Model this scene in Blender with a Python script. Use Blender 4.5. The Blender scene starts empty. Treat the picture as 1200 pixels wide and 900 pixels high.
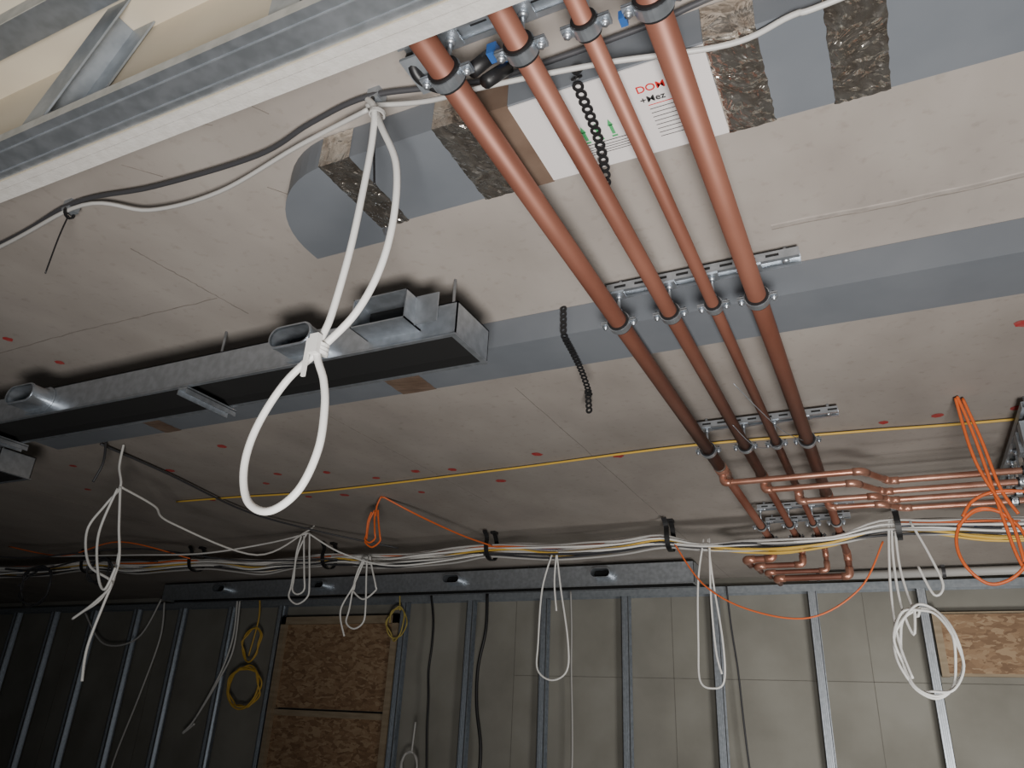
import bpy, math, random
import numpy as np
from mathutils import Matrix, Vector
random.seed(7)
LIFT=1.75   # eye level above the floor; everything below is modelled relative to eye level, then lifted
# ------------------------------------------------------------------ materials
def newmat(name):
    m=bpy.data.materials.new(name); m.use_nodes=True
    nt=m.node_tree; b=nt.nodes["Principled BSDF"]
    return m,nt,b
def mat(name,c1,c2=None,scale=8,rough=.6,metal=0.,bump=0.,bscale=None,detail=4,lo=.35,hi=.65,rough2=None,stretch=(1,1,1),bdist=.01):
    m,nt,b=newmat(name)
    N=nt.nodes;L=nt.links
    b.inputs["Roughness"].default_value=rough; b.inputs["Metallic"].default_value=metal
    b.inputs["Base Color"].default_value=(*c1,1)
    if c2 or bump:
        tc=N.new("ShaderNodeTexCoord"); mp=N.new("ShaderNodeMapping"); L.new(tc.outputs["Object"],mp.inputs[0])
        mp.inputs["Scale"].default_value=stretch
        no=N.new("ShaderNodeTexNoise"); no.inputs["Scale"].default_value=scale; no.inputs["Detail"].default_value=detail
        L.new(mp.outputs[0],no.inputs["Vector"])
        if c2:
            r=N.new("ShaderNodeValToRGB"); r.color_ramp.elements[0].position=lo; r.color_ramp.elements[1].position=hi
            r.color_ramp.elements[0].color=(*c1,1); r.color_ramp.elements[1].color=(*c2,1)
            L.new(no.outputs[0],r.inputs[0]); L.new(r.outputs[0],b.inputs["Base Color"])
        if rough2 is not None:
            mr=N.new("ShaderNodeMapRange"); mr.inputs[3].default_value=rough; mr.inputs[4].default_value=rough2
            L.new(no.outputs[0],mr.inputs[0]); L.new(mr.outputs[0],b.inputs["Roughness"])
        if bump:
            n2=N.new("ShaderNodeTexNoise"); n2.inputs["Scale"].default_value=bscale or scale*4; n2.inputs["Detail"].default_value=5
            L.new(mp.outputs[0],n2.inputs["Vector"])
            bp=N.new("ShaderNodeBump"); bp.inputs["Strength"].default_value=bump; bp.inputs["Distance"].default_value=bdist
            L.new(n2.outputs[0],bp.inputs["Height"]); L.new(bp.outputs[0],b.inputs["Normal"])
    return m

def ceiling_mat():
    m,nt,b=newmat("ceiling_concrete");N=nt.nodes;L=nt.links
    b.inputs["Roughness"].default_value=.85
    tc=N.new("ShaderNodeTexCoord")
    def noise(s,d,st=(1,1,1)):
        mp=N.new("ShaderNodeMapping");mp.inputs["Scale"].default_value=st;L.new(tc.outputs["Object"],mp.inputs[0])
        n=N.new("ShaderNodeTexNoise");n.inputs["Scale"].default_value=s;n.inputs["Detail"].default_value=d;L.new(mp.outputs[0],n.inputs["Vector"]);return n
    n1=noise(1.5,5,(1,.55,1));n2=noise(5,9,(1,.6,1));n3=noise(38,5)
    r=N.new("ShaderNodeValToRGB");e=r.color_ramp.elements
    e[0].position=.34;e[0].color=(.27,.24,.214,1);e[1].position=.66;e[1].color=(.395,.358,.322,1)
    mid=e.new(.5);mid.color=(.335,.30,.27,1)
    mx=N.new("ShaderNodeMix");mx.data_type='FLOAT';mx.inputs[0].default_value=.42
    L.new(n1.outputs[0],mx.inputs[2]);L.new(n2.outputs[0],mx.inputs[3]);L.new(mx.outputs[0],r.inputs[0])
    r2=N.new("ShaderNodeValToRGB");r2.color_ramp.elements[0].position=.25;r2.color_ramp.elements[0].color=(.78,.76,.74,1)
    r2.color_ramp.elements[1].position=.42;r2.color_ramp.elements[1].color=(1,1,1,1)
    L.new(n3.outputs[0],r2.inputs[0])
    mm=N.new("ShaderNodeMix");mm.data_type='RGBA';mm.blend_type='MULTIPLY';mm.inputs[0].default_value=.7
    L.new(r.outputs[0],mm.inputs[6]);L.new(r2.outputs[0],mm.inputs[7]);L.new(mm.outputs[2],b.inputs["Base Color"])
    bp=N.new("ShaderNodeBump");bp.inputs["Strength"].default_value=.2;bp.inputs["Distance"].default_value=.01
    L.new(n2.outputs[0],bp.inputs["Height"]);L.new(bp.outputs[0],b.inputs["Normal"])
    return m
def foil_mat():
    m,nt,b=newmat("aluminium_foil_tape");N=nt.nodes;L=nt.links
    b.inputs["Metallic"].default_value=.95;b.inputs["Roughness"].default_value=.2
    tc=N.new("ShaderNodeTexCoord")
    v=N.new("ShaderNodeTexVoronoi");v.inputs["Scale"].default_value=34;L.new(tc.outputs["Object"],v.inputs["Vector"])
    n=N.new("ShaderNodeTexNoise");n.inputs["Scale"].default_value=16;n.inputs["Detail"].default_value=3;n.inputs["Distortion"].default_value=1.8
    L.new(tc.outputs["Object"],n.inputs["Vector"])
    ad=N.new("ShaderNodeMath");ad.operation='MULTIPLY_ADD';ad.inputs[1].default_value=.55
    L.new(v.outputs["Distance"],ad.inputs[0]);L.new(n.outputs[0],ad.inputs[2])
    bp=N.new("ShaderNodeBump");bp.inputs["Strength"].default_value=.75;bp.inputs["Distance"].default_value=.012
    L.new(ad.outputs[0],bp.inputs["Height"]);L.new(bp.outputs[0],b.inputs["Normal"])
    r=N.new("ShaderNodeValToRGB");e=r.color_ramp.elements
    e[0].position=.35;e[0].color=(.60,.53,.46,1);e[1].position=.65;e[1].color=(.85,.82,.76,1)
    L.new(n.outputs[0],r.inputs[0]);L.new(r.outputs[0],b.inputs["Base Color"])
    return m
def osb_mat():
    m,nt,b=newmat("osb_strands");N=nt.nodes;L=nt.links
    b.inputs["Roughness"].default_value=.7
    tc=N.new("ShaderNodeTexCoord")
    v=N.new("ShaderNodeTexVoronoi");v.inputs["Scale"].default_value=26;v.inputs["Randomness"].default_value=1
    mp=N.new("ShaderNodeMapping");mp.inputs["Scale"].default_value=(1,1,2.2);L.new(tc.outputs["Object"],mp.inputs[0])
    n=N.new("ShaderNodeTexNoise");n.inputs["Scale"].default_value=9;n.inputs["Detail"].default_value=3;L.new(mp.outputs[0],n.inputs["Vector"])
    ad=N.new("ShaderNodeMix");ad.data_type='VECTOR';ad.inputs[0].default_value=.16
    L.new(mp.outputs[0],ad.inputs[4]);L.new(n.outputs[1],ad.inputs[5]);L.new(ad.outputs[1],v.inputs["Vector"])
    s=N.new("ShaderNodeSeparateColor");L.new(v.outputs["Color"],s.inputs[0])
    r=N.new("ShaderNodeValToRGB");e=r.color_ramp.elements
    e[0].position=0;e[0].color=(.19,.11,.06,1);e[1].position=1;e[1].color=(.40,.28,.17,1)
    k=e.new(.5);k.color=(.29,.18,.10,1)
    L.new(s.outputs[0],r.inputs[0]);L.new(r.outputs[0],b.inputs["Base Color"])
    return m
M={}
M['ceil']=ceiling_mat()
M['wall']=mat("wall_board_grey",(.22,.21,.18),(.29,.28,.245),scale=2.2,rough=.85,bump=.1,detail=6)
M['seam']=mat("board_seam",(.15,.14,.12),(.19,.18,.155),scale=20,rough=.9)
M['joint']=mat("joint_filler",(.18,.16,.14),(.26,.23,.205),scale=30,rough=.9)
M['jointl']=mat("joint_lime",(.345,.31,.28),(.27,.24,.215),scale=25,rough=.9)
M['floor']=mat("floor_screed",(.16,.155,.15),(.24,.23,.22),scale=3,rough=.9)
M['galv']=mat("galvanised_steel",(.47,.51,.55),(.58,.62,.67),scale=45,rough=.32,metal=.85,rough2=.42,detail=2)
M['galvd']=mat("galvanised_dull",(.30,.33,.36),(.38,.41,.44),scale=40,rough=.45,metal=.6,detail=2)
M['duct']=mat("duct_grey_plastic",(.135,.148,.166),(.155,.168,.186),scale=6,rough=.5)
M['foil']=foil_mat()
M['brown']=mat("brown_tape",(.12,.08,.058),(.17,.12,.09),scale=12,rough=.4)
M['copper']=mat("copper_aged",(.17,.062,.040),(.275,.115,.078),scale=7,rough=.44,metal=.3,rough2=.55,stretch=(1,.25,1),detail=5)
M['copperb']=mat("copper_bright",(.48,.21,.14),(.64,.34,.25),scale=14,rough=.34,metal=.65)
M['solder']=mat("solder",(.45,.42,.38),rough=.35,metal=.8)
M['rubber']=mat("rubber_black",(.012,.012,.013),rough=.55)
M['black']=mat("black_plastic",(.013,.013,.014),rough=.45)
M['inner']=mat("matt_black_lining_and_hollows",(.004,.004,.004),rough=.95)
M['white']=mat("white_cable_sheath",(.80,.79,.76),rough=.42)
M['whited']=mat("pale_grey_cable",(.50,.49,.47),rough=.45)
M['grey']=mat("grey_cable",(.05,.05,.055),rough=.5)
M['yellow']=mat("yellow_cable",(.70,.45,.08),rough=.45)
M['yellowd']=mat("yellow_green_cable",(.48,.38,.10),rough=.5)
M['orange']=mat("orange_cable",(.74,.15,.035),rough=.45)
M['blue']=mat("blue_plastic",(.03,.10,.30),rough=.4)
M['paper']=mat("label_paper",(.66,.63,.62),rough=.6)
M['red']=mat("red_print",(.55,.02,.02),rough=.6)
M['green']=mat("green_print",(.06,.33,.12),rough=.6)
M['ink']=mat("black_print",(.03,.03,.03),rough=.6)
M['spray']=mat("red_spray",(.42,.025,.03),(.40,.09,.08),scale=60,rough=.8)
M['card']=mat("plasterboard_back_paper",(.56,.49,.38),(.63,.56,.44),scale=4,rough=.8)
M['gyps']=mat("plaster_edge",(.54,.52,.49),(.48,.46,.43),scale=60,rough=.9,bump=.3,bscale=220,bdist=.003)
M['wood']=mat("raw_timber",(.28,.215,.14),(.36,.285,.195),scale=6,rough=.7,stretch=(1,1,6))
M['osb']=osb_mat()
# ------------------------------------------------------------------ mesh builder
class B:
    def __init__(s): s.v=[];s.f=[];s.m=[];s.sm=[];s.mats=[]
    def mi(s,k):
        if k not in s.mats:s.mats.append(k)
        return s.mats.index(k)
    def add(s,vs,fs,k,smooth=False):
        o=len(s.v);s.v+= [tuple(map(float,p)) for p in vs];i=s.mi(k)
        for f in fs:s.f.append([o+a for a in f]);s.m.append(i);s.sm.append(smooth)
    def box(s,x0,x1,y0,y1,z0,z1,k):
        vs=[(x,y,z) for x in(x0,x1) for y in(y0,y1) for z in(z0,z1)]
        s.add(vs,[(0,1,3,2),(4,6,7,5),(0,4,5,1),(2,3,7,6),(0,2,6,4),(1,5,7,3)],k)
    def sweep(s,path,prof,k,smooth=True,closed=False,caps=True,up=None):
        P=np.array(path,float);n=len(P);m=len(prof)
        T=np.zeros_like(P)
        if closed:T=np.roll(P,-1,0)-np.roll(P,1,0)
        else:
            T[1:-1]=P[2:]-P[:-2];T[0]=P[1]-P[0];T[-1]=P[-1]-P[-2]
        T/=np.maximum(np.linalg.norm(T,axis=1)[:,None],1e-9)
        u=np.array(up,float) if up is not None else (np.array([0,0,1.]) if abs(T[0][2])<.9 else np.array([1.,0,0]))
        vs=[]
        u=u-T[0]*(u@T[0]);u/=np.linalg.norm(u)
        for i in range(n):
            if up is not None:u=np.array(up,float)
            u=u-T[i]*(u@T[i]);u/=max(np.linalg.norm(u),1e-9);w=np.cross(T[i],u)
            for a,b in prof:vs.append(P[i]+w*a+u*b)
        fs=[]
        for i in range(n if closed else n-1):
            j=(i+1)%n
            for q in range(m):
                r=(q+1)%m;fs.append((i*m+q,i*m+r,j*m+r,j*m+q))
        if caps and not closed:
            fs.append(tuple(range(m))[::-1]);fs.append(tuple((n-1)*m+q for q in range(m)))
        s.add(vs,fs,k,smooth)
    def tube(s,path,r,k,n=10,closed=False,caps=True):
        s.sweep(path,[(r*math.cos(2*math.pi*i/n),r*math.sin(2*math.pi*i/n)) for i in range(n)],k,True,closed,caps)
    def cyl(s,a,b,r,k,n=16):s.tube([a,b],r,k,n)
    def ring(s,c,axis,r0,r1,w,k,n=24,straight=0.):
        ax=np.array(axis,float);ax/=np.linalg.norm(ax)
        h=np.array([0,0,1.]) if abs(ax[2])<.9 else np.array([1.,0,0])
        x=np.cross(h,ax);x/=np.linalg.norm(x);y=np.cross(ax,x);c=np.array(c,float);vs=[]
        for i in range(n):
            t=2*math.pi*i/n;ct,st=math.cos(t),math.sin(t);o=straight*(1 if ct>0 else -1)
            for rr,d in((r0,-w/2),(r1,-w/2),(r1,w/2),(r0,w/2)):
                vs.append(c+x*(rr*ct+o)+y*rr*st+ax*d)
        fs=[]
        for i in range(n):
            j=(i+1)%n
            for q in range(4):fs.append((i*4+q,i*4+(q+1)%4,j*4+(q+1)%4,j*4+q))
        s.add(vs,fs,k,False)
    def obj(s,name,parent=None):
        me=bpy.data.meshes.new(name);me.from_pydata(s.v,[],s.f);me.update()
        for k in s.mats:me.materials.append(M[k])
        me.polygons.foreach_set("material_index",s.m);me.polygons.foreach_set("use_smooth",s.sm)
        o=bpy.data.objects.new(name,me);bpy.context.collection.objects.link(o)
        if parent:o.parent=parent
        return o
def smooth(pts,k=8,closed=False):
    P=[np.array(p,float) for p in pts];n=len(P);out=[]
    rng=range(n) if closed else range(n-1)
    for i in rng:
        if closed:a,b,c,d=P[i-1],P[i],P[(i+1)%n],P[(i+2)%n]
        else:a,b,c,d=P[max(i-1,0)],P[i],P[i+1],P[min(i+2,n-1)]
        for j in range(k):
            t=j/k;out.append(.5*((2*b)+(-a+c)*t+(2*a-5*b+4*c-d)*t*t+(-a+3*b-3*c+d)*t**3))
    if not closed:out.append(P[-1])
    return out
def fillet(pts,r,k=6):
    P=[np.array(p,float) for p in pts];out=[P[0]]
    for i in range(1,len(P)-1):
        a,b,c=P[i-1],P[i],P[i+1];u=(a-b);v=(c-b);lu,lv=np.linalg.norm(u),np.linalg.norm(v)
        u/=lu;v/=lv;ang=math.acos(max(-1,min(1,u@v)));d=min(r/math.tan(ang/2),lu*.48,lv*.48)
        p0=b+u*d;p1=b+v*d
        for j in range(k+1):
            t=j/k;out.append((1-t)**2*p0+2*t*(1-t)*b+t*t*p1)
    out.append(P[-1]);return out
def root(name):
    o=bpy.data.objects.new(name,None);bpy.context.collection.objects.link(o);return o
C=1.0  # ceiling
# ------------------------------------------------------------------ shell
b=B();b.box(-10,2.2,-1.6,5.6,C,C+.25,'ceil');ceiling=b.obj("ceiling")
b=B()
for x0,y0,x1,y1,w in[(-1.52,.95,-1.48,1.3,.003),(-3.95,.55,-3.9,5.4,.004),(-1.0,2.0,-.98,5.4,.0025),(-1.75,2.0,-1.72,3.2,.002)]:
    path=[(x0+(x1-x0)*t+random.uniform(-.002,.002),y0+(y1-y0)*t,C-.0004) for t in np.linspace(0,1,40)]
    b.sweep(path,[(-w/2,-.0006),(w/2,-.0006),(w/2,.0006),(-w/2,.0006)],'joint',False,up=(0,0,1))
path=[(x,1.43+.006*math.sin(x*9)+random.uniform(-.002,.002),C-.0006) for x in np.linspace(-.12,1.6,50)]
b.sweep(path,[(-.004,-.0010),(.004,-.0010),(.008,.0015),(-.008,.0015)],'jointl',False,up=(0,0,1))
path=[(x,y+.010,C-.0004) for x,y,z in path]
b.sweep(path,[(-.0012,-.0010),(.0012,-.0010),(.0012,.0010),(-.0012,.0010)],'joint',False,up=(0,0,1))
path=[(x,1.20+.005*math.sin(x*7)+random.uniform(-.003,.003),C-.0004) for x in np.linspace(-3.4,-1.5,50)]
b.sweep(path,[(-.0012,-.0010),(.0012,-.0010),(.0012,.0010),(-.0012,.0010)],'joint',False,up=(0,0,1))
for x0,y0,x1,y1 in[(-1.18,.62,-1.02,.72),(-.98,.60,-.90,.74),(-1.28,.73,-1.23,.79),(-1.05,.9,-.98,1.0)]:
    b.sweep([(x0,y0,C-.0003),(x1,y1,C-.0003)],[(-.001,-.0008),(.001,-.0008),(.001,.0008),(-.001,.0008)],'joint',False,up=(0,0,1))
b.obj("slab_joints")
b=B();b.box(-10,2.2,5.4,5.6,-LIFT,C,'wall');b.obj("wall_far")
b=B();b.box(-10.2,-10,-1.6,5.6,-LIFT,C,'wall');b.obj("wall_left")
b=B();b.box(2.2,2.4,-1.6,5.6,-LIFT,C,'wall');b.obj("wall_right")
b=B();b.box(-10.2,2.4,-1.6,5.6,-LIFT-.1,-LIFT,'floor');b.obj("floor")
b=B()
b.box(-2.6,2.2,5.397,5.4,.345,.348,'seam')
for x in(-2.6,-1.4,-.17,-6.4,-7.7):b.box(x,x+.003,5.397,5.4,-LIFT,C,'seam')
b.obj("wall_board_seams")
# ------------------------------------------------------------------ steel studs
for k in range(17):
    x=.14-.625*k
    if k==7:continue
    if k==6: x+=.01
    if k==8: x-=.03
    w=.05;y0,y1=5.31,5.385
    b=B();t=.003
    b.box(x,x+t,y0,y1,-LIFT,C-.11,'galv')
    b.box(x,x+w,y0,y0+t,-LIFT,C-.11,'galv')
    b.box(x,x+w,y1-t,y1,-LIFT,C-.11,'galv')
    b.box(x+w-t,x+w,y0,y0+.012,-LIFT,C-.11,'galv')
    for g in(.014,.024,.034):b.box(x+g,x+g+.003,y0-.0015,y0,-LIFT,C-.11,'galvd')
    b.obj("steel_stud")
b=B()
b.box(-10,2.2,5.30,5.303,C-.12,C-.07,'galvd');b.box(-10,2.2,5.30,5.395,C-.073,C-.07,'galvd');b.box(-10,2.2,5.392,5.395,C-.12,C-.07,'galvd')
b.obj("stud_top_track")
b=B();b.tube([(-.46,5.22,.955),(2.1,5.22,.955)],.025,'whited',14)
for x in(-.4,.3,1.0,1.7):b.ring((x,5.22,.955),(1,0,0),.025,.03,.02,'grey');b.box(x-.01,x+.01,5.215,5.225,.98,C,'grey')
b.obj("conduit_pipe")
b=B()
b.box(-4.77,-3.66,5.34,5.36,.06,.72,'osb');b.box(-4.77,-3.66,5.34,5.36,-1.2,.0,'osb')
b.box(-4.82,-4.77,5.30,5.39,-1.3,.78,'wood');b.box(-3.66,-3.61,5.30,5.39,-1.3,.78,'wood')
b.box(-4.82,-3.61,5.30,5.39,.72,.78,'wood');b.box(-4.77,-3.66,5.325,5.39,.0,.045,'wood')
b.obj("osb_boarded_window")
b=B();b.box(.24,1.5,5.34,5.36,.40,.73,'osb');b.box(.2,.24,5.31,5.39,.38,.75,'wood');b.box(.2,1.5,5.35,5.39,.73,.745,'wood');b.box(.2,1.5,5.35,5.39,.385,.40,'wood')
b.obj("osb_infill_panel")
# ------------------------------------------------------------------ bulkhead upper-left
bh=root("plasterboard_bulkhead")
b=B()
X0,X1=-2.6,.9
b.box(X0,X1,.455,.510,.77,.773,'galv')
b.box(X0,X1,.452,.455,.77,.786,'galv');b.box(X0,X1,.507,.510,.773,.782,'galv')
for y in(.466,.497):b.box(X0,X1,y,y+.002,.769,.77,'galvd')
b.obj("track",bh)
b=B();b.box(X0,X1,.511,.5235,.767,.999,'card');b.box(X0,X1,.524,.545,.765,.999,'gyps');b.box(X0,X1,.5112,.5236,.7655,.767,'gyps')
b.box(X0,X1,-.2,.511,.990,.999,'card')
b.obj("board",bh)
b=B()
for y0 in(.395,.0):
    b.box(X0,X1,y0,y0+.045,.958,.961,'galv');b.box(X0,X1,y0,y0+.003,.961,.989,'galvd');b.box(X0,X1,y0+.042,y0+.045,.961,.989,'galvd')
b.obj("furring_rail",bh)
b=B()
for x,dx in((-1.10,.13),(-.60,0),(.15,0),(-1.75,0),(-2.4,0)):
    vs=[];
    for (zz,xx) in((.775,x),(.989,x+dx)):
        vs+= [(xx,.458,zz),(xx+.05,.458,zz),(xx+.05,.461,zz),(xx+.003,.461,zz),(xx+.003,.503,zz),(xx+.05,.503,zz),(xx+.05,.506,zz),(xx,.506,zz)]
    n=8;fs=[(q,(q+1)%n,n+(q+1)%n,n+q) for q in range(n)]
    b.add(vs,fs,'galvd')
b.obj("studs",bh)
# ------------------------------------------------------------------ ducts
def foil_band(b,x0,x1,y0,y1,z0,k,n=12,amp=.003):
    nx=n;ny=22;vs=[];fs=[]
    prof=[(y0-.002,C-.002)]+[(y0-.002+(y1-y0+.004)*j/ny,z0-.001) for j in range(ny+1)]+[(y1+.002,C-.002)]
    for i in range(nx+1):
        for j,(y,z) in enumerate(prof):
            e=.0015 if i in(0,nx) else 0
            vs.append((x0+(x1-x0)*i/nx+random.uniform(-e,e),y,z-(0 if i in(0,nx) else random.uniform(0,amp))))
    m=len(prof)
    for i in range(nx):
        for j in range(m-1):fs.append((i*m+j,i*m+j+1,(i+1)*m+j+1,(i+1)*m+j))
    b.add(vs,fs,k)
d1=root("ventilation_duct")
b=B();z0=.93
b.box(-.83,2.15,.83,1.03,z0,C-.001,'duct')
out=[(-1.045,1.075)]+[(-1.045+(.215)*(1-math.cos(a)),1.055-.225*math.sin(a)) for a in np.linspace(0.0,math.pi/2,14)]
poly=out+[(-.83,1.03),(-.846,1.037),(-.853,1.055),(-.853,1.075)]
n=len(poly);vs=[(x,y,z0-.001) for x,y in poly]+[(x,y,C-.001) for x,y in poly]
b.add(vs,[tuple(range(n))[::-1],tuple(range(n,2*n))]+[(q,(q+1)%n,n+(q+1)%n,n+q) for q in range(n)],'duct')
b.obj("duct_body",d1)
b=B()
for fa,fb in((-.845,-.775),(-.60,-.515),(-.135,-.06),(.03,.11),(.95,1.03)):foil_band(b,fa,fb,.83,1.03,z0,'foil',amp=.0028)
b.box(-.515,-.455,.828,1.032,z0-.003,C-.002,'brown')
b.obj("foil_tape",d1)
b=B();b.box(-.455,-.135,.833,1.028,z0-.0035,z0-.001,'paper')
zt=z0-.004
for i in range(4):
    x=-.365+i*.024;y=.925
    b.add([(x+.001,y+.03,zt),(x+.007,y+.03,zt),(x+.007,y+.008,zt),(x+.001,y+.008,zt)],[(0,1,2,3)],'green')
    b.add([(x-.001,y+.010,zt),(x+.009,y+.010,zt),(x+.004,y-.006,zt)],[(0,1,2)],'green')
    b.box(x-.001,x+.009,y+.033,y+.037,zt,zt+.0005,'green')
b.box(-.372,-.272,.966,.9675,zt,zt+.0005,'ink')
for i in range(4):b.box(-.372,-.295+.01*(i%2),.974+i*.006,.9752+i*.006,zt,zt+.0005,'ink')
for i in range(8):b.box(-.242,-.242+random.uniform(.05,.085),.925+i*.0095,.9263+i*.0095,zt,zt+.0005,'ink')
b.box(-.242,-.20,.916,.9175,zt,zt+.0005,'red')
b.obj("label",d1)
def text(s,x,y,z,size,k,parent,name):
    c=bpy.data.curves.new(name,'FONT');c.body=s;c.size=size;c.extrude=.0003;c.offset=.0002;c.materials.append(M[k])
    o=bpy.data.objects.new(name,c);bpy.context.collection.objects.link(o);o.location=(x,y,z);o.rotation_euler=(math.pi,0,0);o.parent=parent
    return o
text("DOM",-.252,.886,zt-.0003,.020,'red',d1,"label_heading")
text("+Mez",-.252,.909,zt-.0003,.018,'ink',d1,"label_subheading")
d2=root("ventilation_duct")
b=B();z0=.92
b.box(-2.9,2.15,1.585,1.765,z0,C-.001,'duct')
b.obj("duct_body",d2)
b=B();foil_band(b,-1.27,-1.15,1.585,1.765,z0,'brown',6,.0015);foil_band(b,-2.3,-2.22,1.585,1.765,z0,'brown',6,.0015);b.obj("foil_tape",d2)
# ------------------------------------------------------------------ slot diffuser plenums
def plenum(xa,xb,yn,yf,zb,zt,spig,name):
    r=root(name);t=.003
    b=B()
    b.box(xa,xb,yn,yn+t,zb,zt,'galv')
    b.box(xa,xb,yf-t,yf,zb,zt,'galv')
    b.box(xa,xb,yn,yf,zt-t,zt,'galv')
    b.box(xb-t,xb,yn,yf,zb,zt,'galv');b.box(xa,xa+t,yn,yf,zb,zt,'galv')
    b.box(xa,xb,yn-.005,yn+.006,zb-.003,zb,'galv');b.box(xa,xb,yf-.006,yf+.003,zb-.003,zb,'galv')
    b.box(xb-.012,xb+.002,yn-.006,yf+.004,zb-.0035,zb,'galv')
    b.obj("casing",r)
    b=B();b.box(xa+.004,xb-.013,yn+.008,yf-.007,zb+.022,zb+.024,'inner')
    b.box(xa+.004,xb-.013,yf-.0085,yf-.007,zb,zb+.022,'inner');b.box(xa+.004,xb-.013,yn+.0065,yn+.008,zb,zb+.022,'inner')
    b.obj("lining",r)
    for x in spig:
        b=B();zc=(zb+zt)/2+.004
        b.ring((x,yn-.03,zc),(0,1,0),.026,.029,.07,'galv',32,straight=.036)
        b.ring((x,yn-.003,zc),(0,1,0),.026,.040,.004,'galv',32,straight=.036)
        b.ring((x,yn-.060,zc),(0,1,0),.026,.031,.006,'galv',32,straight=.036)
        b.obj("oval_spigot",r)
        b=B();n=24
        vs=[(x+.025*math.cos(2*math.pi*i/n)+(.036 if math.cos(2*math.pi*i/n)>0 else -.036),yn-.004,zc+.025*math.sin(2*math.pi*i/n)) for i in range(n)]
        b.add(vs,[tuple(range(n))],'inner');b.obj("spigot_throat",r)  # flat black disc: the dark inside of the open spigot put into its colour
    return r
p1=plenum(-2.85,-.80,1.285,1.44,.80,.885,[-1.235,-2.28],"slot_diffuser_plenum")
b=B()
x0,x1,ya,yb=-1.045,-.895,1.215,1.285;za,zb_=.825,.90;t=.003
b.box(x0,x1,ya,yb,za,za+t,'galv');b.box(x0,x1,ya,yb,zb_-t,zb_,'galv');b.box(x0,x0+t,ya,yb,za,zb_,'galv');b.box(x1-t,x1,ya,yb,za,zb_,'galv')
b.box(x0+t,x1-t,yb-.006,yb-.004,za+t,zb_-t,'inner')  # black sheet in place of the shaded depth of the open collar
b.box(x1,x1+.06,yb-.03,yb-.027,za,zb_,'galv')
b.obj("rectangular_collar",p1)
b=B()
for x in(-.86,-1.62,-2.7):
    b.cyl((x,1.36,.885),(x,1.36,1.0),.004,'galv',8);b.cyl((x,1.36,.885),(x,1.36,.893),.010,'galv',6)
b.box(-.90,-.83,1.33,1.37,.886,.889,'galv')
for x in(-1.66,-2.6):
    b.box(x,x+.035,1.28,1.46,.788,.795,'galv');b.box(x,x+.003,1.28,1.46,.775,.79,'galv');b.box(x+.032,x+.035,1.28,1.46,.775,.79,'galv')
for i in range(7):b.box(-.96+i*.02,-.945+i*.02,1.4405,1.445,.803,.815,'black')
b.obj("hangers",p1)
p2=plenum(-4.9,-2.98,1.60,1.74,.80,.885,[-3.2,-4.3],"slot_diffuser_plenum")
b=B()
for x in(-3.1,-4.5):b.cyl((x,1.67,.88),(x,1.67,1.0),.004,'galv',8)
b.obj("hangers",p2)
p3=plenum(-5.6,-1.06,4.66,4.80,.845,.975,[-4.90,-3.90,-2.73,-1.64],"slot_diffuser_plenum")
b=B()
for x in(-5.2,-4.2,-3.2,-2.2,-1.2):b.cyl((x,4.73,.97),(x,4.73,1.0),.004,'galv',8)
b.obj("hangers",p3)
# ------------------------------------------------------------------ copper pipes
PX=[-.49,-.367,-.268,-.173];PR=[.0205,.0175,.0135,.0205];PZ=.885
YE=[3.86,3.98,4.10,4.22]
for i in range(4):
    b=B();x=PX[i];r=PR[i];e=YE[i]
    yt=[2.70,2.83,3.02,3.14][i];r2=max(r*.8,.0115)
    b.tube([(x,.56,PZ),(x,yt,PZ)],r,'copper',20)
    b.tube([(x,-.5,PZ),(x,.56,PZ)],r,'copper',20)
    b.tube([(x,yt-.05,PZ),(x,yt+.05,PZ)],r+.003,'copperb',20)
    b.tube([(x,yt-.062,PZ),(x,yt-.05,PZ)],r+.0015,'solder',20)
    b.tube([(x,yt+.05,PZ),(x,yt+.075,PZ)],r*.9+.001,'copperb',20)
    zd=[.80,.79,.78,.77][i];xl=-.62+.03*i
    path=fillet([(x,yt,PZ),(x,e,PZ),(x,e,zd),(xl,e,zd),(xl,e+.14,zd)],.03)
    b.tube(path,r2,'copper',16)
    for c,a1,a2 in(((x,e,PZ),(0,-1,0),(0,0,-1)),((x,e,zd),(0,0,1),(-1,0,0)),((xl,e,zd),(1,0,0),(0,1,0))):
        c=np.array(c);a1=np.array(a1);a2=np.array(a2)
        b.tube(fillet([c+a1*.045,c,c+a2*.04],.03),r2+.003,'copperb',16)
    zb=.838;rb=.0110
    Yb=[(2.70,-.03,.05,2.84),(2.83,-.06,.03,2.97),(3.02,0,.05,3.09),(3.14,.02,.09,3.22)][i]
    pts=[(x,Yb[0],PZ),(x,Yb[0],zb),(Yb[1],Yb[0],zb),(Yb[2],Yb[3],zb),(2.1,Yb[3],zb)]
    b.tube(fillet(pts,.03),rb,'copperb',14)
    b.tube([(x,Yb[0],PZ),(x,Yb[0],zb+.02)],rb+.003,'copperb',14)
    for c,p,q in((1,0,2),(2,1,3),(3,2,4)):
        P=[np.array(pts[t]) for t in(p,c,q)]
        u=(P[0]-P[1])/np.linalg.norm(P[0]-P[1]);v=(P[2]-P[1])/np.linalg.norm(P[2]-P[1])
        b.tube(fillet([P[1]+u*.03,P[1],P[1]+v*.03],.03),rb+.0025,'copperb',14)
    b.obj("copper_pipe")
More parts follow.
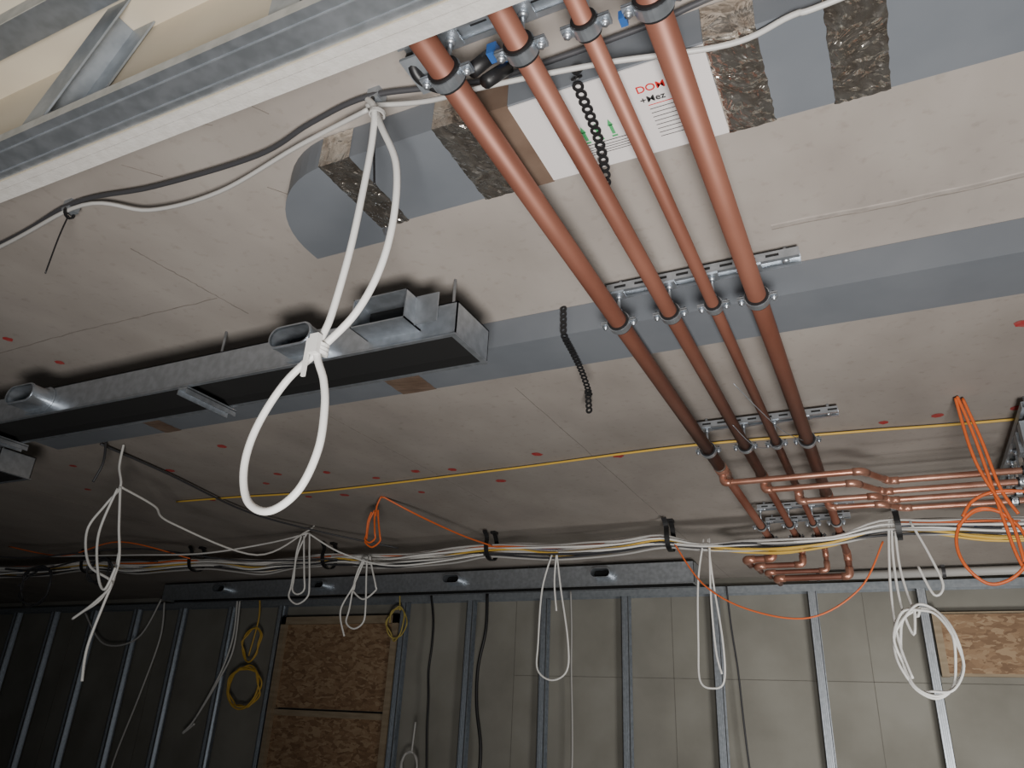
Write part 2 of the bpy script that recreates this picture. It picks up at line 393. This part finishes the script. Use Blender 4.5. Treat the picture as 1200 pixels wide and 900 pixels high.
# ------------------------------------------------------------------ strut rails with clamps
def strut_prof():
    w,h,t,l=.0205,.021,.0025,.010
    return [(-w,-h/2),(-w,h/2),(w,h/2),(w,-h/2),(w-l,-h/2),(w-l,-h/2+t),(w-t,-h/2+t),(w-t,h/2-t),(-w+t,h/2-t),(-w+t,-h/2+t),(-w+l,-h/2+t),(-w+l,-h/2)]
def clamp(b,x,y,z,r,ztop,axis='y'):
    A=(0,1,0) if axis=='y' else (1,0,0)
    b.ring((x,y,z),A,r+.0003,r+.005,.028,'rubber',24);b.ring((x,y,z),A,r+.0045,r+.007,.018,'galv',24)
    for s in(-1,1):
        if axis=='y':
            b.box(x+s*(r+.013)-.009,x+s*(r+.013)+.009,y-.009,y+.009,z+.001,z+.0035,'galv')
            b.box(x+s*(r+.013)-.009,x+s*(r+.013)+.009,y-.009,y+.009,z-.0035,z-.001,'galv')
            b.cyl((x+s*(r+.014),y,z-.013),(x+s*(r+.014),y,z+.010),.0032,'galv',8);b.cyl((x+s*(r+.014),y,z-.010),(x+s*(r+.014),y,z-.004),.0065,'galv',6)
        else:
            b.box(x-.009,x+.009,y+s*(r+.013)-.009,y+s*(r+.013)+.009,z-.0035,z+.0035,'galv')
            b.cyl((x,y+s*(r+.014),z-.013),(x,y+s*(r+.014),z+.010),.0042,'galv',8)
    b.cyl((x,y,z+r+.005),(x,y,z+r+.014),.0085,'galv',6);b.cyl((x,y,z+r+.005),(x,y,ztop),.004,'galv',8)
    b.box(x-.016,x+.016,y-.016,y+.016,ztop-.014,ztop-.010,'galv');b.cyl((x,y,ztop-.022),(x,y,ztop-.014),.008,'galv',6)
def rail(y,xa,xb,zr=.972,radii=PR):
    rt=root("pipe_support_rail")
    b=B();b.sweep([(xa,y,zr),(xb,y,zr)],strut_prof(),'galv',False,up=(0,0,1))
    n=int((xb-xa)/.05)
    for i in range(n):
        x=xa+.02+i*.05
        b.box(x,x+.028,y-.006,y+.006,zr+.0075,zr+.0081,'black')
        b.box(x,x+.028,y-.0215,y-.0205,zr-.003,zr+.003,'black')
    for x in(xa+.03,xb-.03):b.cyl((x,y,zr+.01),(x,y,C),.005,'galv',8);b.cyl((x,y,zr-.012),(x,y,zr-.004),.009,'galv',6)
    b.obj("strut_channel",rt)
    b=B()
    for x,r in zip(PX,radii):clamp(b,x,y,PZ,r,zr)
    b.obj("clamps",rt)
    return rt
r0=rail(.70,-.58,.05)
rail(1.515,-.515,-.075)
rail(2.465,-.52,-.07)
rs=[max(r*.8,.0115) for r in PR]
rail(3.56,-.50,-.09,radii=rs);rail(3.80,-.50,-.12,radii=rs)
b=B()
b.box(-.555,-.51,.665,.735,.905,.91,'galvd');b.tube(smooth([(-.56,.70,.95),(-.545,.68,.92),(-.54,.70,.90),(-.52,.73,.90),(-.515,.74,.93)]),.009,'black',8)
b.box(-.425,-.41,.70,.72,.90,.92,'blue');b.box(-.425,-.415,.72,.75,.93,.934,'blue');b.cyl((-.44,.73,.88),(-.42,.76,.93),.011,'black',10)
b.cyl((-.46,.72,.90),(-.43,.74,.95),.012,'black',10);b.cyl((-.22,.70,.93),(-.20,.72,.96),.010,'galv',8)
b.box(-.222,-.212,.70,.715,.875,.89,'blue')
b.obj("bracket",r0)
rt=root("pipe_support_rail");b=B()
b.sweep([(.455,2.55,.955),(.455,3.5,.955)],strut_prof(),'galvd',False,up=(0,0,1))
for y in(2.6,3.45):b.cyl((.455,y,.96),(.455,y,C),.005,'galv',8)
for y in(2.84,2.97,3.09,3.22):clamp(b,.455,y,.838,.0110,.955,'x')
for y in(2.62,2.72):b.box(.43,.48,y,y+.05,.86,.93,'galvd');b.cyl((.455,y+.02,.80),(.455,y+.02,.93),.012,'black',8)
b.obj("strut_channel",rt)
# ------------------------------------------------------------------ perforated straps
def strap(path,name,r=.0105):
    P=smooth(path,12);L=[0]
    for a,c in zip(P[:-1],P[1:]):L.append(L[-1]+np.linalg.norm(c-a))
    tot=L[-1];n=max(2,int(tot/.0165));b=B()
    for i in range(n):
        s=(i+.5)*tot/n;j=max(k for k in range(len(L)-1) if L[k]<=s);t=(s-L[j])/max(L[j+1]-L[j],1e-9)
        c=P[j]*(1-t)+P[j+1]*t;T=P[j+1]-P[j];T/=np.linalg.norm(T)
        w=np.array([1.,0,0]);w-=T*(w@T);w/=np.linalg.norm(w);nn=np.cross(T,w)
        m=14;vs=[]
        for q in range(m):
            a=2*math.pi*q/m;d=w*math.cos(a)*.9+T*math.sin(a)*.95
            for rr,h in((.0050,-.001),(r,-.001),(r,.001),(.0050,.001)):vs.append(c+d*rr+nn*h)
        fs=[]
        for q in range(m):
            q2=(q+1)%m
            for e in range(4):fs.append((q*4+e,q*4+(e+1)%4,q2*4+(e+1)%4,q2*4+e))
        b.add(vs,fs,'black')
    return b.obj(name)
strap([(-.328,.820,.955),(-.329,.822,.935),(-.331,.83,.924),(-.338,.93,.922),(-.348,1.0,.915),(-.362,1.055,.905)],"perforated_hanging_strap")
strap([(-.345,1.075,.998),(-.340,1.072,.980),(-.325,1.065,.968)],"perforated_hanging_strap")
strap([(-.66,1.575,.998),(-.658,1.573,.95),(-.657,1.578,.912),(-.667,1.66,.907),(-.680,1.76,.900),(-.690,1.83,.885),(-.700,1.88,.878)],"perforated_hanging_strap",.0105)
strap([(-.785,2.09,.998),(-.782,2.088,.96),(-.778,2.085,.915)],"perforated_hanging_strap",.0125)
# ------------------------------------------------------------------ cables
def cable(name,paths,k,r=.005,n=8,sm=8,extra=None):
    b=B()
    for p in paths:
        q=[np.array((x[0],x[1],min(x[2],C-r-.001))) for x in smooth(p,sm)]
        b.tube(q,r,k,n)
    if extra:extra(b)
    return b.obj(name)
Y=.755
big=[(-.70,.77,.985),(-.668,Y,.935),(-.662,Y,.86),(-.665,Y,.76),(-.672,Y,.65),(-.688,Y,.54),(-.70,Y-.004,.485),(-.682,Y,.435),(-.672,Y,.39),(-.672,Y,.33),(-.695,Y,.275),(-.74,Y,.25),(-.783,Y,.268),(-.802,Y,.32),(-.792,Y,.38),(-.752,Y,.445),(-.695,Y+.004,.495),(-.64,Y,.54),(-.608,Y,.61),(-.597,Y,.70),(-.607,Y,.80),(-.645,Y,.885),(-.668,Y+.01,.93),(-.69,.775,.975)]
def knot(b):
    for dz in(-.006,0,.006):b.ring((-.698,Y,.488+dz),(.3,0,1),.008,.0125,.005,'white',16)
    b.box(-.705,-.69,Y-.018,Y-.008,.475,.505,'white');b.box(-.712,-.706,Y-.016,Y-.012,.44,.50,'white')
    b.ring((-.662,Y+.002,.925),(0.1,0,1),.011,.014,.006,'whited',16)
cable("white_cable_loop",[big],'white',.0056,12,10,knot)
cable("grey_ceiling_cable",[[(-2.6,.86,.985),(-1.77,.80,.982),(-1.47,.765,.985),(-1.25,.79,.98),(-.98,.80,.978),(-.83,.775,.982),(-.70,.765,.985),(-.57,.79,.98),(-.45,.812,.978),(-.21,.812,.98),(-.05,.80,.982),(.6,.78,.985)]],'grey',.005)
cable("white_ceiling_cable",[[(-2.6,.87,.978),(-1.78,.80,.972),(-1.44,.77,.975),(-1.31,.835,.97),(-1.12,.845,.968),(-.88,.805,.972),(-.70,.775,.965)],
  [(-.70,.77,.97),(-.59,.79,.955),(-.46,.775,.923),(-.28,.80,.919),(-.10,.84,.919),(-.01,.825,.919),(.06,.822,.919),(.5,.8,.95)]],'whited',.0045)
b=B()
for x,y,dx,L in((-1.49,.775,-.02,.14),(-.685,.775,.02,.17)):
    b.box(x-.012,x+.012,y-.012,y+.012,.975,1.0,'galvd')
    b.ring((x,y,.972),(1,.2,0),.010,.014,.006,'black',12)
    b.tube(smooth([(x,y,.965),(x+dx*.4,y,.965-L*.4),(x+dx,y+.005,.965-L)]),.0018,'black',6)
b.obj("cable_tie_fixing")
cable("yellow_ceiling_cable",[[(-3.3,2.70,.992),(-2.9,2.72,.99),(-2.38,2.76,.988),(-1.37,2.73,.99),(-.63,2.68,.988),(-.04,2.72,.988),(.47,2.77,.99),(1.6,2.8,.99)]],'yellow',.0045)
b=B()
for x,y in[(-2.30,1.15),(-2.30,1.32),(-2.40,2.12),(-2.44,2.50),(-2.35,2.88),(-2.03,2.69),(-1.80,2.66),(-1.63,2.69),(.06,2.69),(.22,2.68),(.45,2.69),(-2.68,1.89),(.40,2.08),(-2.9,2.3),(-1.2,2.62),(-3.1,2.75),(-1.95,2.95),(-2.6,2.6),(-3.6,2.4),(.75,2.7),(-.9,2.74),(-2.55,2.85),(-2.2,2.55),(-1.5,2.9),(-3.3,2.1),(-3.0,1.5)]:
    n=14;a=random.uniform(.016,.023) if y>1.4 else .015
    vs=[(x+a*random.uniform(.8,1.15)*math.cos(2*math.pi*i/n),y+a*random.uniform(.8,1.1)*math.sin(2*math.pi*i/n),C-.0012) for i in range(n)]
    b.add(vs,[tuple(range(n))],'spray')
b.obj("red_spray_marks")
# cable bundle (dips beneath the copper pipes where they cross)
hooks=[-5.0,-4.1,-3.1,-1.97,-.96,.07,1.2]
def bundle_path(seed,spread=.034,low=0):
    rnd=random.Random(seed);pts=[];ox=rnd.uniform(-spread,spread);oz=rnd.uniform(-.03,.026)
    x=-6.4
    while x<1.9:
        h=min(abs(x-q) for q in hooks);sag=min(h,.5)*.07
        yy=3.74 if x>-3.2 else 3.74+(x+3.2)*.13
        sp=1+min(h,.5)*2.2
        z=.895-low*min(h,.4)*(.13 if x>-.96 else .03)-sag*(1+.4*oz/.018)+oz*sp+rnd.uniform(-.008,.008)
        yv=yy+ox*sp+rnd.uniform(-.010,.010)
        if -.80<x<.0:
            z=min(z,.848+oz*.35);yv=min(yv,3.80)
        pts.append((x,yv,z));x+=.2
    return pts
cols=['white']*14+['whited']*7+['yellow']*5+['orange']*1+['grey']*4+['black']*2+['blue']
bd=root("cable_bundle")
for c in sorted(set(cols)):
    b=B()
    for i,k in enumerate(cols):
        if k==c:b.tube(smooth(bundle_path(i*13+5,low=1 if k=='yellow' else 0),4),.0058 if k!='blue' else .003,k,7)
    b.obj(c+"_cables",bd)
for x in hooks[:-1]:
    yy=3.74 if x>-3.2 else 3.74+(x+3.2)*.13
    b=B()
    p=[(x,yy+.02,.995),(x,yy+.05,.955),(x,yy+.066,.90),(x,yy+.045,.850),(x,yy,.835),(x,yy-.050,.850),(x,yy-.070,.90),(x-.005,yy-.055,.95),(x-.01,yy-.08,.985)]
    b.sweep(smooth(p,6),[(-.012,-.003),(.012,-.003),(.012,.003),(-.012,.003)],'black',False,up=None)
    b.box(x-.015,x+.015,yy,yy+.04,.985,.9995,'black')
    b.obj("cable_hook")
def drop(x,y,zt,zb,w,dx=0,sk=0):
    return [(x-.01,y,zt),(x-w*.35+dx*.3,y,zt-(zt-zb)*.3),(x-w*.9/2+dx*.7,y+.01,zt-(zt-zb)*.72),(x-w*.42+dx,y,zb+w*.25),(x+dx,y,zb),(x+w*.42+dx,y,zb+w*.25),(x+w*.45+dx*.7+sk,y-.01,zt-(zt-zb)*.7),(x+w*.2+dx*.3,y,zt-(zt-zb)*.3),(x+.01,y,zt)]
def coil(cx,cy,cz,rx,rz,turns,jit=.012,ph=0,seed=1):
    rnd=random.Random(seed);out=[];n=int(turns*10)
    for i in range(n+1):
        a=ph+2*math.pi*i/10
        out.append((cx+(rx+rnd.uniform(-jit,jit))*math.cos(a),cy+rnd.uniform(-jit,jit),cz+(rz+rnd.uniform(-jit,jit))*math.sin(a)))
    return out
def wloop(x,y,zt,zb,w,k='white',r=.0048,name="hanging_cable_loop",dx=0,ex=None):
    ps=[drop(x,y,zt,zb,w,dx)]
    if ex:ps+=ex
    return cable(name,ps,k,r,8,6)
wloop(-1.58,3.72,.86,.22,.19,ex=[[(-1.56,3.70,.86),(-1.57,3.70,.70),(-1.555,3.70,.55)]])
wloop(-.78,3.72,.88,.20,.13,dx=-.01,ex=[[(-.76,3.71,.88),(-.77,3.71,.6),(-.76,3.7,.36),(-.74,3.7,.26)]])
cable("hanging_cable_coil",[coil(.10,3.65,.36,.11,.17,3.2,.016,math.pi/2,3),
   [(.05,3.72,.93),(.03,3.7,.75),(.03,3.67,.55),(.06,3.65,.42),(.08,3.65,.53)],[(.06,3.72,.93),(.05,3.7,.70),(.08,3.66,.5),(.10,3.65,.53)],
   [(.04,3.72,.93),(.02,3.7,.8),(.0,3.68,.6),(.0,3.66,.40),(.03,3.64,.25)],
   [(.12,3.70,.9),(.17,3.68,.75),(.20,3.67,.62),(.16,3.66,.58),(.12,3.67,.7)]],'white',.0055,8,6)
cable("orange_cable_sag",[[(-.93,3.7,.86),(-.80,3.7,.66),(-.60,3.7,.54),(-.34,3.7,.50),(-.12,3.7,.62),(0,3.7,.82)]],'orange',.004)
cable("orange_cable_coil",[[(.27,2.52,1.0),(.29,2.52,.88),(.305,2.52,.75),(.32,2.52,.6),(.34,2.52,.47),(.40,2.52,.36)],
   [(.285,2.53,.99),(.31,2.53,.85),(.33,2.53,.70),(.36,2.53,.62)],[(.265,2.52,.99),(.27,2.52,.90),(.275,2.51,.82),(.29,2.51,.74),(.335,2.51,.60),(.345,2.51,.48)],
   coil(.275,2.52,.53,.085,.105,1.3,.006,.6,5),[(.22,2.52,.62),(.26,2.53,.67),(.34,2.53,.69),(.5,2.53,.66)]],'orange',.0048)
cable("orange_cable_coil",[[(-2.18,2.95,1.0),(-2.05,3.1,.93),(-1.98,3.4,.90),(-1.95,3.7,.905)],drop(-2.20,2.95,.93,.75,.10),drop(-2.21,2.94,.92,.77,.07),[(-2.18,2.95,1.0),(-2.20,2.95,.95),(-2.20,2.95,.9)]],'orange',.0045)
cable("hanging_cable_cluster",[
  [(-2.79,1.96,1.0),(-2.78,1.96,.90),(-2.74,1.96,.81),(-2.80,1.96,.74),(-2.87,1.96,.64),(-2.80,1.96,.50),(-2.66,1.97,.43),(-2.72,1.97,.36),(-2.84,1.98,.30)],
  [(-2.74,1.96,.81),(-2.82,2.2,.80),(-2.93,2.4,.78),(-2.97,3.0,.76),(-2.93,3.3,.95),(-2.92,3.35,1.0)],
  [(-2.74,1.96,.81),(-2.70,1.97,.65),(-2.66,1.98,.5),(-2.70,1.98,.38),(-2.78,1.98,.33)],
  [(-2.74,1.95,.80),(-2.78,1.95,.62),(-2.72,1.95,.46),(-2.66,1.95,.40),(-2.63,1.95,.48)],
  [(-2.70,2.0,.55),(-2.69,2.0,.45),(-2.71,2.0,.36),(-2.74,2.0,.2),(-2.72,2.0,.08)]],'white',.0050)
cable("hanging_cable_cluster",[drop(-3.0,3.4,.97,.57,.16),drop(-3.02,3.38,.95,.62,.10,.03),[(-3.0,3.4,.97),(-2.8,3.5,.86),(-2.5,3.6,.80),(-2.0,3.7,.86)],[(-3.0,3.4,.97),(-3.2,3.3,.9),(-3.6,3.2,.84),(-4.2,3.2,.86),(-5.2,3.3,.92)]],'white',.0050)
cable("hanging_cable_cluster",[drop(-2.72,3.6,.86,.46,.14,-.02),[(-2.72,3.6,.86),(-2.78,3.6,.7),(-2.85,3.6,.56),(-2.80,3.6,.42)],drop(-2.70,3.6,.86,.62,.18)],'white',.0050)
cable("grey_swagged_cable",[[(-2.85,1.9,.985),(-2.9,2.3,.98),(-3.0,2.9,.97),(-2.85,3.3,.95),(-2.5,3.6,.90)],[(-2.82,1.9,.99),(-2.80,1.9,.9),(-2.83,1.9,.82)],[(-5.9,2.9,.95),(-5.0,3.0,.84),(-4.2,3.2,.9),(-3.6,3.5,.86),(-3.0,3.7,.88)]],'grey',.005)
cable("grey_cable_coil",[coil(-5.2,3.3,.72,.16,.13,2.5,.02,0,9),coil(-4.6,3.3,.80,.10,.08,2.5,.02,0,19),[(-5.6,3.3,.85),(-5.2,3.3,.83),(-4.7,3.3,.88),(-4.2,3.4,.86)]],'grey',.006)
cable("orange_cable_swag",[[(-5.3,3.1,.95),(-4.7,3.1,.86),(-4.2,3.1,.92),(-3.8,3.3,.84)]],'orange',.004)
def wallc(name,x0,z0,x1,z1,k,r=.006,wob=.02,y=5.27,seed=0):
    rnd=random.Random(seed);pts=[(x0+(x1-x0)*t+rnd.uniform(-wob,wob),y,z0+(z1-z0)*t) for t in np.linspace(0,1,9)]
    return cable(name,[pts],k,r,7,5)
wallc("black_wall_cable",-3.28,.92,-3.20,-.6,'black',.009,.02,seed=1)
wallc("black_wall_cable",-2.82,.92,-2.77,-1.2,'black',.012,.03,seed=2)
wallc("white_wall_cable",-2.10,.92,-2.06,-1.2,'whited',.006,.01,seed=3)
wallc("grey_wall_cable",-.98,.92,-.85,-1.2,'grey',.006,.012,seed=4)
cable("white_wall_cable",[[(-5.28,5.2,.92),(-5.25,5.2,.6),(-5.32,5.2,.3),(-5.5,5.2,-.05),(-5.62,5.2,-.18),(-5.5,5.2,-.1)],[(-5.25,5.2,.92),(-5.22,5.2,.5),(-5.35,5.2,.2),(-5.5,5.2,-.05)]],'white',.008)
cable("white_wall_cable",[[(-6.2,5.2,.92),(-6.15,5.2,.6),(-6.25,5.2,.1),(-6.38,5.2,-.42),(-6.4,5.2,-.8)],[(-6.25,5.2,.95),(-6.45,5.2,.6),(-6.9,5.2,.55),(-7.3,5.2,.85)]],'white',.008)
cable("yellow_cable_coil",[[(-5.02,5.2,.93),(-4.99,5.2,.75),(-5.03,5.2,.45)],coil(-5.02,5.2,.55,.10,.13,2.3,.02,1.2,7),coil(-5.02,5.2,.20,.17,.16,4.3,.02,1.5,8)],'yellow',.007)
cable("yellow_cable_coil",[coil(-3.55,5.2,.70,.08,.12,2.3,.02,1.2,11),[(-3.55,5.2,.94),(-3.53,5.2,.8)]],'yellowd',.006)
cable("hanging_cable_loop",[coil(-3.28,5.15,-.30,.07,.10,2.2,.01,1.5,21),[(-3.26,5.15,.0),(-3.27,5.15,-.2)]],'whited',.007)
cable("thin_steel_wire",[[(-.36,2.2,.862),(-.31,2.3,.82),(-.25,2.42,.86)],[(-.30,1.9,.862),(-.22,2.1,.80),(-.18,2.4,.86)]],'galvd',.0012,5)
# ------------------------------------------------------------------ lights
def area(name,loc,tgt,size,e,col,spread=180):
    l=bpy.data.lights.new(name,'AREA');l.size=size;l.energy=e;l.color=col;l.spread=math.radians(spread)
    o=bpy.data.objects.new(name,l);bpy.context.collection.objects.link(o);o.location=loc
    o.rotation_euler=(Vector(tgt)-Vector(loc)).to_track_quat('-Z','Y').to_euler();return o
area("added_light",(.35,-.45,-1.05),(-.25,1.7,1.0),.7,56,(1,.97,.935),120)  # added area light, stands in for soft light from behind the camera
area("added_light",(1.0,2.2,-1.5),(-.2,5.3,.3),.8,24,(1,.98,.94),85)  # second unseen area light, added to brighten the far wall
w=bpy.data.worlds.new("World");bpy.context.scene.world=w;w.use_nodes=True
w.node_tree.nodes["Background"].inputs[0].default_value=(.78,.88,1,1);w.node_tree.nodes["Background"].inputs[1].default_value=.08
for o in bpy.context.scene.objects:
    if o.parent is None:o.location.z+=LIFT
# ------------------------------------------------------------------ camera
cam=bpy.data.cameras.new("camera");co=bpy.data.objects.new("camera",cam);bpy.context.collection.objects.link(co)
cam.sensor_width=36;cam.lens=36*886.9/1200;cam.clip_start=.01
R=Matrix(((0.90023,-0.14143,-0.4118),(0.43302,0.3898,0.81274),(0.04557,-0.90998,0.41215)))
R=R@Matrix(((1,0,0),(0,-1,0),(0,0,-1)))
co.matrix_world=Matrix.Translation((0,0,LIFT))@R.to_4x4()
bpy.context.scene.camera=co
